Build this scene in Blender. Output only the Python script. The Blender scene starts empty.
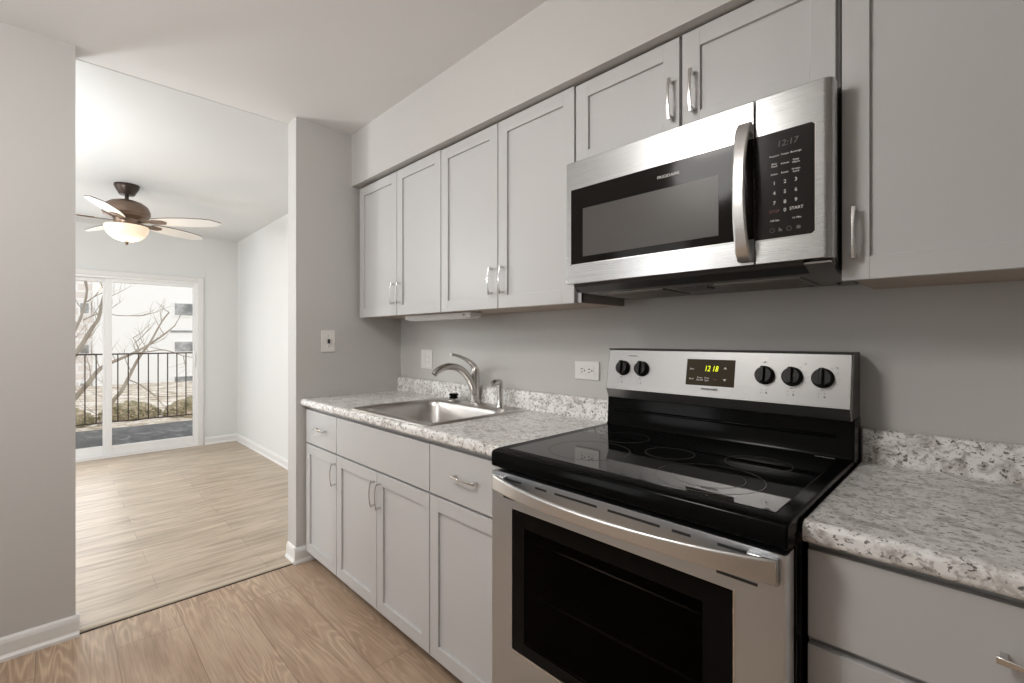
import bpy, bmesh, math, random
from mathutils import Vector, Matrix
random.seed(7)
SC = bpy.context.scene
COL = SC.collection
PI = math.pi

# ------------------------------------------------------------------ camera
cam_d = bpy.data.cameras.new('camera'); cam = bpy.data.objects.new('camera', cam_d); COL.objects.link(cam)
cam.location = (0.9902, -1.6152, 1.2497)
cam.rotation_euler = (PI / 2, 0, 0.7928)
cam_d.sensor_width = 36.0
cam_d.lens = 464.04 / 1024 * 36
cam_d.shift_y = -0.00285
cam_d.clip_start = 0.02; cam_d.clip_end = 300
SC.camera = cam

# ------------------------------------------------------------------ world, exposure
SC.view_settings.view_transform = 'Standard'
SC.view_settings.look = 'None'
SC.view_settings.exposure = 0.30
SC.view_settings.gamma = 1.0
SC.view_settings.use_curve_mapping = False
W = bpy.data.worlds.new('overcast_sky'); SC.world = W; W.use_nodes = True
bgn = W.node_tree.nodes['Background']
bgn.inputs['Color'].default_value = (0.975, 0.985, 1.0, 1)
bgn.inputs['Strength'].default_value = 1.12

def area(name, loc, target, sx, sy, power, color=(1, 1, 1)):
    d = bpy.data.lights.new(name, 'AREA'); d.shape = 'RECTANGLE'; d.size = sx; d.size_y = sy
    d.energy = power; d.color = color
    o = bpy.data.objects.new(name, d); COL.objects.link(o); o.location = loc
    o.rotation_euler = (Vector(target) - Vector(loc)).to_track_quat('-Z', 'Y').to_euler()
    return o

# daylight entering by the glazed door and by the kitchen window out of the picture
area('daylight_patio', (-5.25, -1.75, 1.15), (-2.5, -1.75, 0.9), 1.2, 1.8, 14, (0.97, 0.985, 1.0))
area('living_fill', (-3.6, -4.2, 1.45), (-3.4, -1.0, 1.3), 2.2, 1.5, 42, (0.97, 0.985, 1.0))  # added fill for the living room, no window stands here
area('daylight_kitchen_window', (-1.15, -3.06, 1.62), (-0.3, 0, 1.5), .66, 1.25, 6.2, (1.0, 0.995, 0.99))

# ------------------------------------------------------------------ materials
def mat(name, color, rough=0.5, metal=0.0, spec=0.5, coat=0.0, emit=None, estr=0.0):
    m = bpy.data.materials.new(name); m.use_nodes = True
    b = m.node_tree.nodes['Principled BSDF']
    b.inputs['Base Color'].default_value = (*color, 1)
    b.inputs['Roughness'].default_value = rough
    b.inputs['Metallic'].default_value = metal
    b.inputs['Specular IOR Level'].default_value = spec
    b.inputs['Coat Weight'].default_value = coat
    if emit:
        b.inputs['Emission Color'].default_value = (*emit, 1)
        b.inputs['Emission Strength'].default_value = estr
    return m

def frame_boxes(b, x0, x1, y0, y1, z0, z1, sl, sr, bot, top):
    """a rectangular frame in the YZ plane"""
    b.box(x0, x1, y0, y0 + sl, z0, z1).box(x0, x1, y1 - sr, y1, z0, z1)
    if bot: b.box(x0, x1, y0 + sl, y1 - sr, z0, z0 + bot)
    b.box(x0, x1, y0 + sl, y1 - sr, z1 - top, z1)
    return b

class NT:
    def __init__(s, m): s.m = m; s.t = m.node_tree; s.b = s.t.nodes['Principled BSDF']
    def n(s, typ, **kw):
        nd = s.t.nodes.new(typ)
        for k, v in kw.items():
            if hasattr(nd, k): setattr(nd, k, v)
            else: nd.inputs[k.replace('_', ' ')].default_value = v
        return nd
    def l(s, a, b): s.t.links.new(a, b)
    def coord(s, scale=(1, 1, 1), rot=(0, 0, 0)):
        g = s.n('ShaderNodeNewGeometry'); mp = s.n('ShaderNodeMapping')
        mp.inputs['Scale'].default_value = scale; mp.inputs['Rotation'].default_value = rot
        s.l(g.outputs['Position'], mp.inputs['Vector']); return mp.outputs['Vector']
    def noise(s, vec, scale, detail=3, rough=.5, dist=0.0, out='Fac'):
        nd = s.n('ShaderNodeTexNoise'); nd.inputs['Scale'].default_value = scale
        nd.inputs['Detail'].default_value = detail; nd.inputs['Roughness'].default_value = rough
        nd.inputs['Distortion'].default_value = dist
        s.l(vec, nd.inputs['Vector']); return nd.outputs[out]
    def ramp(s, fac, stops):
        r = s.n('ShaderNodeValToRGB'); e = r.color_ramp.elements
        while len(e) < len(stops): e.new(0.5)
        for el, (p, c) in zip(e, stops):
            el.position = p; el.color = (*c, 1) if len(c) == 3 else c
        s.l(fac, r.inputs['Fac']); return r.outputs['Color']
    def mix(s, fac, a, b, mode='MIX'):
        nd = s.n('ShaderNodeMix', data_type='RGBA', blend_type=mode)
        for v, i in ((fac, 0), (a, 6), (b, 7)):
            if isinstance(v, (int, float)): nd.inputs[i].default_value = v
            elif isinstance(v, tuple): nd.inputs[i].default_value = (*v, 1)
            else: s.l(v, nd.inputs[i])
        return nd.outputs[2]
    def math(s, op, a, b=0.0):
        nd = s.n('ShaderNodeMath', operation=op)
        for v, i in ((a, 0), (b, 1)):
            if isinstance(v, (int, float)): nd.inputs[i].default_value = v
            else: s.l(v, nd.inputs[i])
        return nd.outputs[0]
    def bump(s, h, strength=.2, dist=.002):
        nd = s.n('ShaderNodeBump'); nd.inputs['Strength'].default_value = strength
        nd.inputs['Distance'].default_value = dist
        s.l(h, nd.inputs['Height']); s.l(nd.outputs['Normal'], s.b.inputs['Normal'])

def paint(name, color, rough=.6, bump=.08, spec=.3):
    m = mat(name, color, rough, spec=spec); t = NT(m); v = t.coord()
    t.l(t.mix(t.noise(v, 3.0, 2), tuple(c * .985 for c in color), tuple(min(1, c * 1.012) for c in color)), t.b.inputs['Base Color'])
    t.bump(t.noise(v, 220, 3), bump, .001); return m

def steel(name, axis=0, base=(.55, .555, .56), rough=.27):
    m = mat(name, base, rough, 1.0); t = NT(m)
    sc = [1500, 1500, 1500]; sc[axis] = 4
    v = t.coord(tuple(sc)); n = t.noise(v, 1.0, 2)
    t.l(t.math('ADD', t.math('MULTIPLY', n, .12), rough - .06), t.b.inputs['Roughness'])
    t.l(t.mix(n, tuple(c * .985 for c in base), tuple(c * 1.015 for c in base)), t.b.inputs['Base Color'])
    return m

def granite(name):
    m = mat(name, (.7, .68, .65), .28, spec=.4); t = NT(m)
    v = t.coord((1, 1.0, 1))
    vs = t.coord((1.0, 1.15, 1.15), (0.2, 0.1, .5))
    cloud = t.noise(vs, 22, 5, .62, .8)
    c = t.ramp(cloud, [(.32, (.46, .43, .405)), (.44, (.68, .66, .635)), (.52, (.86, .85, .83)), (.68, (.93, .925, .915))])
    mid = t.ramp(t.noise(vs, 60, 4, .6, .5), [(.37, (.30, .27, .25)), (.46, (1, 1, 1)), (1, (1, 1, 1))])
    c = t.mix(.62, c, mid, 'MULTIPLY')
    spk = t.ramp(t.noise(vs, 105, 3, .55, .2), [(.355, (.07, .06, .055)), (.40, (1, 1, 1)), (1, (1, 1, 1))])
    c = t.mix(.85, c, spk, 'MULTIPLY')
    wh = t.ramp(t.noise(v, 75, 2), [(.60, (0, 0, 0)), (.68, (1, 1, 1))])
    c = t.mix(t.math('MULTIPLY', wh, .5), c, (.95, .94, .925))
    t.l(c, t.b.inputs['Base Color']); return m

def planks(name, along, width, length, tones, gap, rough=.42, grain=1.0, off=(0, 0)):
    m = mat(name, tones[0], rough, spec=.4); t = NT(m)
    g = t.n('ShaderNodeNewGeometry'); mp = t.n('ShaderNodeMapping')
    mp.inputs['Rotation'].default_value = (0, 0, 0 if along == 'x' else PI / 2)
    mp.inputs['Location'].default_value = (off[0], off[1], 0)
    t.l(g.outputs['Position'], mp.inputs['Vector']); v = mp.outputs['Vector']
    br = t.n('ShaderNodeTexBrick'); t.l(v, br.inputs['Vector'])
    br.offset = .37; br.offset_frequency = 2; br.squash = 1
    for k, x in (('Scale', 1), ('Mortar Size', .0016), ('Mortar Smooth', .1), ('Bias', 0), ('Brick Width', length), ('Row Height', width)):
        br.inputs[k].default_value = x
    br.inputs['Color1'].default_value = (0, 0, 0, 1); br.inputs['Color2'].default_value = (1, 1, 1, 1)
    br.inputs['Mortar'].default_value = (.5, .5, .5, 1)
    rnd = t.math('MULTIPLY', br.outputs['Color'], 1.0)
    # stretched 4D noise, new for each plank -> contour rings give the cathedral grain
    mp2 = t.n('ShaderNodeMapping'); mp2.inputs['Scale'].default_value = (1.0, 7.5, 1); t.l(v, mp2.inputs['Vector'])
    n = t.n('ShaderNodeTexNoise', noise_dimensions='4D'); n.inputs['Scale'].default_value = 1.5
    n.inputs['Detail'].default_value = 2; n.inputs['Roughness'].default_value = .35
    t.l(mp2.outputs['Vector'], n.inputs['Vector']); t.l(t.math('MULTIPLY', rnd, 37.0), n.inputs['W'])
    rings = t.math('SINE', t.math('MULTIPLY', n.outputs['Fac'], 105.0))
    rings = t.math('POWER', t.math('ADD', t.math('MULTIPLY', rings, .5), .5), 2.2)
    mp3 = t.n('ShaderNodeMapping'); mp3.inputs['Scale'].default_value = (6, 160, 1); t.l(v, mp3.inputs['Vector'])
    fine = t.n('ShaderNodeTexNoise'); fine.inputs['Scale'].default_value = 1; fine.inputs['Detail'].default_value = 4
    t.l(mp3.outputs['Vector'], fine.inputs['Vector'])
    blot = t.n('ShaderNodeTexNoise', noise_dimensions='4D'); blot.inputs['Scale'].default_value = 2.2; blot.inputs['Detail'].default_value = 3
    mp4 = t.n('ShaderNodeMapping'); mp4.inputs['Scale'].default_value = (1, 3.0, 1); t.l(v, mp4.inputs['Vector'])
    t.l(mp4.outputs['Vector'], blot.inputs['Vector']); t.l(t.math('MULTIPLY', rnd, 11.0), blot.inputs['W'])
    c = t.ramp(blot.outputs['Fac'], [(.30, tones[0]), (.5, tones[1]), (.72, tones[2])])
    c = t.mix(t.math('MULTIPLY', t.math('ADD', rnd, -.5), .22), c, tuple(x * .55 for x in tones[0]))
    patch = t.ramp(t.noise(v, 1.7, 2), [(.42, (0, 0, 0)), (.6, (1, 1, 1))])
    c = t.mix(t.math('MULTIPLY', t.math('MULTIPLY', rings, patch), .34 * grain), c, tuple(min(1, x * 1.5) for x in tones[2]))
    c = t.mix(t.math('MULTIPLY', t.math('MULTIPLY', t.math('SUBTRACT', 1.0, rings), t.math('ADD', t.math('MULTIPLY', patch, .8), .2)), .22 * grain), c, tuple(x * .55 for x in tones[0]))
    fr = t.ramp(fine.outputs['Fac'], [(.38, (.72, .69, .66)), (.55, (1, 1, 1))])
    c = t.mix(.55, c, fr, 'MULTIPLY')
    mp5 = t.n('ShaderNodeMapping'); mp5.inputs['Scale'].default_value = (2.0, 30, 1); t.l(v, mp5.inputs['Vector'])
    st = t.n('ShaderNodeTexNoise'); st.inputs['Scale'].default_value = 1; st.inputs['Detail'].default_value = 3; st.inputs['Distortion'].default_value = .6
    t.l(mp5.outputs['Vector'], st.inputs['Vector'])
    c = t.mix(.7 if along == 'y' else .35, c, t.ramp(st.outputs['Fac'], [(.36, (.66, .62, .58)), (.50, (.97, .97, .97)), (.62, (1.08, 1.08, 1.08))]), 'MULTIPLY')
    c = t.mix(t.math('MULTIPLY', br.outputs['Fac'], .75), c, gap)
    t.l(c, t.b.inputs['Base Color'])
    t.l(t.math('ADD', t.math('MULTIPLY', fine.outputs['Fac'], .12), rough - .06), t.b.inputs['Roughness'])
    t.bump(t.math('SUBTRACT', fine.outputs['Fac'], t.math('MULTIPLY', br.outputs['Fac'], 2.0)), .12, .001)
    return m

M = {}
M['wall'] = paint('wall_paint_grey', (.57, .557, .54), .55)
M['wall_lit'] = paint('wall_paint_lit', (.73, .74, .735), .6)  # same paint as the kitchen, lightened to carry the brighter light
M['ceiling'] = paint('ceiling_paint', (.80, .795, .785), .7, .15)
M['ceiling_living'] = paint('ceiling_paint_living', (.76, .77, .77), .7, .15)
M['trim'] = paint('trim_paint_white', (.78, .775, .765), .35, .03, .4)
M['cab'] = paint('cabinet_paint_grey', (.565, .56, .56), .36, .03, .45)
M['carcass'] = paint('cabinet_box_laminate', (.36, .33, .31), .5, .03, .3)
M['wood_edge'] = mat('cabinet_underside_wood', (.42, .33, .26), .5)
_t = NT(M['wood_edge']); _t.l(_t.mix(_t.noise(_t.coord((2, 90, 90)), 1, 3), (.34, .27, .22), (.50, .41, .33)), _t.b.inputs['Base Color'])
M['granite'] = granite('speckled_laminate')
M['floor_k'] = planks('kitchen_oak_planks', 'x', .228, 1.32, [(.385, .265, .178), (.475, .342, .240), (.56, .43, .315)], (.20, .13, .08), .45, .85, (.14, -.156))
M['floor_l'] = planks('living_oak_planks', 'y', .19, 1.25, [(.42, .33, .245), (.51, .415, .315), (.60, .50, .395)], (.28, .21, .15), .36, .5, (0, 0))
M['strip'] = mat('floor_edge_strip', (.52, .44, .34), .45)
M['gapdark'] = mat('dark_gap', (.03, .02, .015), .8)
M['steel_x'] = steel('brushed_steel_horizontal', 0)
M['steel_door'] = steel('brushed_steel_oven_door', 0, (.56, .59, .625), .36)
M['steel_z'] = steel('brushed_steel_vertical', 2)
M['steel_handle'] = steel('brushed_steel_handle', 0, (.74, .735, .73), .30)
M['steel_panel'] = steel('brushed_steel_panel', 0, (.34, .335, .33), .38)
M['steel_sink'] = steel('satin_sink_steel', 0, (.66, .64, .62), .3)
M['nickel'] = mat('brushed_nickel', (.60, .58, .56), .26, 1.0)
M['chrome'] = mat('polished_nickel', (.70, .69, .68), .2, 1.0)
M['black_gloss'] = mat('black_gloss_enamel', (.003, .003, .003), .13, spec=.06)
M['black_glass'] = mat('black_ceramic_glass', (.005, .005, .005), .03, spec=.45)
M['oven_border'] = mat('oven_window_black_border', (.004, .004, .004), .05, spec=.08)
M['burner_ring'] = mat('burner_ring_print', (.13, .125, .12), .25)
M['black_mat'] = mat('black_plastic', (.018, .016, .015), .42)
M['knob'] = mat('knob_black_plastic', (.012, .011, .010), .35, spec=.3)
M['dark_metal'] = mat('dark_grey_metal', (.10, .095, .09), .4, .6)
M['mw_glass'] = mat('microwave_black_glass', (.010, .008, .007), .09, spec=.10)
M['mw_screen'] = mat('microwave_window_screen', (.088, .080, .075), .30, spec=.25)
M['panel_glass'] = mat('control_panel_black', (.010, .008, .007), .16, spec=.22)
M['display'] = mat('clock_panel_brown', (.040, .028, .010), .3, spec=.12)
M['yellow_led'] = mat('clock_digits_yellow', (.5, .5, 0), .5, emit=(.72, .80, .0), estr=1.1)
M['print_white'] = mat('printed_legend_white', (.80, .78, .75), .5)
M['print_dim'] = mat('printed_legend_grey', (.10, .09, .085), .5)
M['print_red'] = mat('printed_legend_red', (.20, .06, .05), .5)
M['print_dark'] = mat('printed_legend_dark', (.12, .11, .105), .5)
M['plate'] = mat('wall_plate_white', (.80, .79, .76), .35)
M['slot'] = mat('socket_slot_dark', (.02, .02, .02), .6)
M['filter'] = mat('grease_filter_mesh', (.22, .20, .18), .45, .7)
M['filter2'] = mat('microwave_underside_grey', (.20, .185, .175), .4, .5)
M['bronze'] = mat('fan_dark_bronze', (.055, .04, .032), .35, .7)
M['bronze_light'] = mat('fan_housing_bronze', (.23, .165, .125), .38, .75)
M['blade'] = mat('fan_blade_white', (.86, .85, .83), .4)
M['blade_edge'] = mat('fan_blade_edge_brown', (.14, .10, .08), .5)
M['bowl'] = mat('alabaster_glass', (.90, .78, .64), .35, emit=(1.0, .74, .48), estr=.30)
M['lamp_glow'] = mat('ceiling_lamp_diffuser', (.9, .88, .84), .4, emit=(1.0, .95, .88), estr=3.0)
M['vinyl'] = mat('white_vinyl_frame', (.88, .88, .88), .35)
M['asphalt'] = mat('balcony_deck_grey', (.1, .1, .105), .7)
_t = NT(M['asphalt']); _v = _t.coord((1, 2.2, 1)); _t.l(_t.ramp(_t.noise(_v, 2.6, 4, .6, 1.2), [(.38, (.075, .075, .076)), (.56, (.12, .12, .12)), (.66, (.22, .22, .22))]), _t.b.inputs['Base Color'])
M['rail'] = mat('rusty_rail_paint', (.075, .05, .04), .6)
M['bark'] = mat('tree_bark', (.36, .30, .25), .85)
_t = NT(M['bark']); _t.l(_t.mix(_t.noise(_t.coord((1, 1, .4)), 9, 4), (.25, .20, .17), (.52, .47, .38)), _t.b.inputs['Base Color'])
M['bush'] = mat('shrub_leaves', (.25, .25, .12), .8)
_t = NT(M['bush']); _t.l(_t.ramp(_t.noise(_t.coord(), 7, 4, .7), [(.35, (.20, .19, .10)), (.5, (.36, .31, .20)), (.65, (.58, .47, .35))]), _t.b.inputs['Base Color'])
M['ground'] = mat('winter_ground', (.5, .45, .35), .9)
_t = NT(M['ground']); _t.l(_t.ramp(_t.noise(_t.coord(), 3.0, 5, .7), [(.35, (.34, .27, .19)), (.48, (.62, .53, .43)), (.62, (.90, .85, .80))]), _t.b.inputs['Base Color'])
M['render_white'] = mat('white_painted_facade', (.93, .92, .905), .8)
M['brick_pale'] = mat('pale_brick_facade', (.8, .72, .65), .9)
_t = NT(M['brick_pale']); _b = _t.n('ShaderNodeTexBrick'); _mp = _t.coord((1, 1, 1), (0, 0, 0))
_sx = _t.n('ShaderNodeSeparateXYZ'); _cx = _t.n('ShaderNodeCombineXYZ'); _t.l(_mp, _sx.inputs[0]); _t.l(_sx.outputs[1], _cx.inputs[0]); _t.l(_sx.outputs[2], _cx.inputs[1])
_t.l(_cx.outputs[0], _b.inputs['Vector'])
for _k, _x in (('Scale', 1), ('Mortar Size', .04), ('Brick Width', .7), ('Row Height', .3)): _b.inputs[_k].default_value = _x
_b.inputs['Color1'].default_value = (.86, .79, .74, 1); _b.inputs['Color2'].default_value = (.78, .72, .68, 1); _b.inputs['Mortar'].default_value = (.93, .91, .89, 1)
_t.l(_b.outputs['Color'], _t.b.inputs['Base Color'])
M['win_dark'] = mat('far_window_glass', (.30, .31, .32), .3)
_t = NT(M['win_dark']); _t.l(_t.ramp(_t.noise(_t.coord(), 2.2, 4, .7), [(.38, (.20, .21, .21)), (.5, (.36, .36, .36)), (.66, (.58, .58, .57))]), _t.b.inputs['Base Color'])

def glass_mat(name, tint=(1, 1, 1), refl=.06, rough=0.0):
    m = bpy.data.materials.new(name); m.use_nodes = True; nt = m.node_tree; nt.nodes.clear()
    o = nt.nodes.new('ShaderNodeOutputMaterial'); mx = nt.nodes.new('ShaderNodeMixShader')
    tr = nt.nodes.new('ShaderNodeBsdfTransparent'); gl = nt.nodes.new('ShaderNodeBsdfGlossy')
    tr.inputs['Color'].default_value = (*tint, 1); gl.inputs['Roughness'].default_value = rough
    lw = nt.nodes.new('ShaderNodeLayerWeight'); lw.inputs['Blend'].default_value = refl
    nt.links.new(lw.outputs['Fresnel'], mx.inputs[0])
    nt.links.new(tr.outputs[0], mx.inputs[1]); nt.links.new(gl.outputs[0], mx.inputs[2]); nt.links.new(mx.outputs[0], o.inputs[0])
    return m
M['pane'] = glass_mat('clear_window_glass', (.97, .98, .98), .15)
M['oven_glass'] = glass_mat('dark_oven_glass', (.34, .32, .30), .10, .05)

# ------------------------------------------------------------------ mesh helpers
class B:
    def __init__(s): s.bm = bmesh.new(); s.slots = []
    def box(s, x0, x1, y0, y1, z0, z1):
        v = [s.bm.verts.new(p) for p in ((x0, y0, z0), (x1, y0, z0), (x1, y1, z0), (x0, y1, z0), (x0, y0, z1), (x1, y0, z1), (x1, y1, z1), (x0, y1, z1))]
        for f in ((0, 3, 2, 1), (4, 5, 6, 7), (0, 1, 5, 4), (1, 2, 6, 5), (2, 3, 7, 6), (3, 0, 4, 7)): s.bm.faces.new([v[i] for i in f])
        return s
    def prism(s, pts, axis, a, b):
        """pts: 2D outline in the two other axes (cyclic order y,z / x,z / x,y)"""
        def P(p, t): return {'x': (t, p[0], p[1]), 'y': (p[0], t, p[1]), 'z': (p[0], p[1], t)}[axis]
        A = [s.bm.verts.new(P(p, a)) for p in pts]; Bv = [s.bm.verts.new(P(p, b)) for p in pts]
        s.bm.faces.new(A); s.bm.faces.new(Bv[::-1]); n = len(pts)
        for i in range(n): s.bm.faces.new([A[i], Bv[i], Bv[(i + 1) % n], A[(i + 1) % n]])
        return s
    def loft(s, loops, cap0=True, cap1=True):
        L = [[s.bm.verts.new(p) for p in lp] for lp in loops]; n = len(L[0])
        for a, b in zip(L, L[1:]):
            for i in range(n): s.bm.faces.new([a[i], a[(i + 1) % n], b[(i + 1) % n], b[i]])
        if cap0: s.bm.faces.new(L[0][::-1])
        if cap1: s.bm.faces.new(L[-1])
        return s
    def lathe(s, prof, c, axis=(0, 0, 1), n=32, cap=True):
        """prof: list of (radius, height along axis)"""
        q = Vector(axis).to_track_quat('Z', 'Y'); c = Vector(c); loops = []
        for r, h in prof:
            loops.append([c + q @ Vector((max(r, 1e-5) * math.cos(2 * PI * i / n), max(r, 1e-5) * math.sin(2 * PI * i / n), h)) for i in range(n)])
        return s.loft(loops, cap, cap)
    def tube(s, path, r, n=12, sec=None):
        """swept along path; r number or list; sec = (w, h) gives elliptic section"""
        P = [Vector(p) for p in path]; loops = []
        up = Vector((0, 0, 1))
        T0 = (P[1] - P[0]).normalized()
        if abs(T0.dot(up)) > .9: up = Vector((1, 0, 0))
        N = T0.cross(up).normalized()
        for i, p in enumerate(P):
            T = (P[min(i + 1, len(P) - 1)] - P[max(i - 1, 0)]).normalized()
            N = (N - T * N.dot(T)).normalized(); Bn = T.cross(N)
            ri = r[i] if isinstance(r, (list, tuple)) else r
            a, b = (ri, ri) if not sec else (ri * sec[0], ri * sec[1])
            loops.append([p + N * a * math.cos(2 * PI * k / n) + Bn * b * math.sin(2 * PI * k / n) for k in range(n)])
        return s.loft(loops)
    def ribbon(s, path, widths, thick, wdir):
        """rectangular section swept along path; wdir = direction of the width"""
        P = [Vector(p) for p in path]; w = Vector(wdir).normalized(); loops = []
        for i, p in enumerate(P):
            T = (P[min(i + 1, len(P) - 1)] - P[max(i - 1, 0)]).normalized(); Nn = T.cross(w).normalized()
            h = widths[i] / 2; e = thick / 2; c = min(h, e) * .6
            loops.append([p + w * a + Nn * b for a, b in ((-h + c, -e), (h - c, -e), (h, -e + c), (h, e - c), (h - c, e), (-h + c, e), (-h, e - c), (-h, -e + c))])
        return s.loft(loops)

def tag(o, label=None, cat=None, group=None, kind=None):
    if label: o['label'] = label
    if cat: o['category'] = cat
    if group: o['group'] = group
    if kind: o['kind'] = kind
    return o

def root(name, loc, label, cat, group=None, kind=None):
    o = bpy.data.objects.new(name, None); o.empty_display_size = .1; COL.objects.link(o); o.location = loc
    return tag(o, label, cat, group, kind)

def wloc(o):
    v = Vector((0, 0, 0))
    while o: v += o.location; o = o.parent
    return v

def obj(name, b, material, parent=None, bevel=0.0, smooth=False, seg=2, label=None, origin=None):
    bm = b.bm; bmesh.ops.recalc_face_normals(bm, faces=bm.faces)
    me = bpy.data.meshes.new(name)
    if parent: off = wloc(parent); loc = Vector((0, 0, 0))
    else:
        if origin is None:
            xs = [v.co for v in bm.verts]
            origin = Vector(((min(p.x for p in xs) + max(p.x for p in xs)) / 2, (min(p.y for p in xs) + max(p.y for p in xs)) / 2, min(p.z for p in xs)))
        off = loc = Vector(origin)
    bmesh.ops.translate(bm, verts=bm.verts, vec=-off)
    bm.to_mesh(me); bm.free()
    mats = material if isinstance(material, (list, tuple)) else [material]
    for mm in mats: me.materials.append(mm)
    o = bpy.data.objects.new(name, me); COL.objects.link(o); o.location = loc
    if parent: o.parent = parent
    if bevel:
        md = o.modifiers.new('edge', 'BEVEL'); md.width = bevel; md.segments = seg; md.limit_method = 'ANGLE'; md.angle_limit = math.radians(40)
        md.harden_normals = False
    if smooth or bevel:
        for p in me.polygons: p.use_smooth = True
        if not bevel or smooth == 'auto':
            pass
        try: me.set_sharp_from_angle(angle=math.radians(38))
        except Exception: pass
    if label: o['label'] = label
    return o

def struct(name, b, m, **kw):
    return tag(obj(name, b, m, **kw), kind='structure')

def text(name, s, size, origin, xdir, updir, material, parent, align='CENTER', thick=.0003, label=None, shear=0.0, xs=1.0):
    cu = bpy.data.curves.new(name, 'FONT'); cu.body = s; cu.size = size; cu.align_x = align; cu.align_y = 'CENTER'
    cu.extrude = thick; cu.shear = shear; cu.resolution_u = 2
    tmp = bpy.data.objects.new(name, cu); COL.objects.link(tmp)
    dg = bpy.context.evaluated_depsgraph_get(); dg.update()
    me = bpy.data.meshes.new_from_object(tmp.evaluated_get(dg)); bpy.data.objects.remove(tmp); bpy.data.curves.remove(cu)
    X = Vector(xdir).normalized(); U = Vector(updir).normalized(); Z = X.cross(U)
    mt = Matrix((( X.x, U.x, Z.x, 0), (X.y, U.y, Z.y, 0), (X.z, U.z, Z.z, 0), (0, 0, 0, 1)))
    me.transform(Matrix.Translation(Vector(origin) - wloc(parent)) @ mt @ Matrix.Diagonal((xs, 1, 1, 1)))
    me.materials.clear(); me.materials.append(material); me.name = name
    o = bpy.data.objects.new(name, me); COL.objects.link(o); o.parent = parent
    if label: o['label'] = label
    return o

def pull(parent, c, vert, L, yface, wide=.011, proj=.028, ribbon=True):
    """bow pull centred on c=(x,z), standing off the face yface"""
    x, z = c; pts = []; ws = []
    n = 14
    for i in range(n + 1):
        t = i / n * 2 - 1; d = t * L / 2
        y = yface - proj * (1 - .28 * t * t)
        pts.append((x, y, z + d) if vert else (x + d, y, z)); ws.append(wide * (.72 + .38 * t * t))
    b = B().ribbon(pts, ws, .0045, (1, 0, 0) if vert else (0, 0, 1))
    e = L / 2 - .008
    for sgn in (-1, 1):
        px, pz = (x, z + sgn * e) if vert else (x + sgn * e, z)
        b.box(px - .0042, px + .0042, yface - proj * .76, yface + .0002, pz - .0042, pz + .0042)
    return obj('handle', b, M['chrome'], parent, bevel=.0006)

def shaker(parent, x0, x1, z0, z1, yf, th=.019, stile=.052, rec=.009, name='door'):
    b = B(); yb = yf + th
    b.box(x0, x0 + stile, yf, yb, z0, z1); b.box(x1 - stile, x1, yf, yb, z0, z1)
    b.box(x0 + stile, x1 - stile, yf, yb, z0, z0 + stile); b.box(x0 + stile, x1 - stile, yf, yb, z1 - stile, z1)
    b.box(x0 + stile - .002, x1 - stile + .002, yf + rec, yb - .001, z0 + stile - .002, z1 - stile + .002)
    return obj(name, b, M['cab'], parent, bevel=.0009)

def slab(parent, x0, x1, z0, z1, yf, th=.019, name='drawer'):
    return obj(name, B().box(x0, x1, yf, yf + th, z0, z1), M['cab'], parent, bevel=.0013)

# ------------------------------------------------------------------ shell
XL, XW = -1.689, -1.812          # partition faces: kitchen side / living side
RE, LE = -.66, -1.553            # opening edges
H = 2.482
XF = -5.42                       # far wall of the living room
KY0, KX1 = -3.1, 3.0
LY0 = -4.5
struct('floor', B().box(XL - .004, KX1, KY0, 0, -.12, 0), M['floor_k'])
struct('floor_living', B().box(XF, XL - .012, LY0, 0, -.12, .004), M['floor_l'])
tr = B(); tr.prism([(XL - .045, .004), (XL - .040, .0075), (XL - .020, .0075), (XL - .010, .003), (XL - .010, 0), (XL - .045, 0)], 'y', LE, RE)
struct('trim_1', tr, M['strip'])
struct('trim_2', B().box(XL - .011, XL + .002, LE, RE, .0, .0012), M['gapdark'])
struct('ceiling', B().box(XW, KX1, LY0, .1, H, H + .1), M['ceiling'])
struct('ceiling_living', B().loft([[(XF - .1, y, H - .055), (XW, y, H - .002), (XW, y, H + .1), (XF - .1, y, H + .1)] for y in (LY0, .1)]), M['ceiling_living'])
struct('wall_back', B().box(XW, KX1, 0, .12, 0, H), M['wall'])
struct('wall_return', B().box(XW, XL, RE, 0, 0, H), [M['wall']])
struct('wall_left', B().box(XW, XL, LY0, LE, 0, H), M['wall'])
struct('wall_right', B().box(KX1, KX1 + .1, KY0, .1, 0, H), M['wall'])
WA, WB_, WC, WD = -1.52, -.78, .96, 2.28
struct('wall_front', B().box(XL, WA, KY0 - .1, KY0, 0, H).box(WB_, KX1 + .1, KY0 - .1, KY0, 0, H).box(WA, WB_, KY0 - .1, KY0, 0, WC).box(WA, WB_, KY0 - .1, KY0, WD, H), M['wall'])
wf = B().box(WA, WA + .05, KY0 - .07, KY0 + .01, WC, WD).box(WB_ - .05, WB_, KY0 - .07, KY0 + .01, WC, WD).box(WA + .05, WB_ - .05, KY0 - .07, KY0 + .01, WC, WC + .05).box(WA + .05, WB_ - .05, KY0 - .07, KY0 + .01, WD - .05, WD)
win1 = struct('window_1', wf, M['trim'])
obj('pane', B().box(WA + .05, WB_ - .05, KY0 - .05, KY0 - .045, WC + .05, WD - .05), M['pane'], win1)
# living room walls (lit copy of the kitchen grey)
lw = B().box(XF - .12, XW, -.02, .1, 0, H)
struct('wall_living_side', lw, M['wall_lit'])
struct('wall_living_end', B().box(XF - .12, XW, LY0 - .1, LY0, 0, H), M['wall_lit'])
DY0, DY1, DZ1 = -2.40, -.425, 1.905      # glazed door opening in the far wall
fw = B().box(XF - .12, XF, DY1, -.02, 0, H).box(XF - .12, XF, LY0, DY0, 0, H).box(XF - .12, XF, DY0, DY1, DZ1, H)
struct('wall_far', fw, M['wall_lit'])
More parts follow.
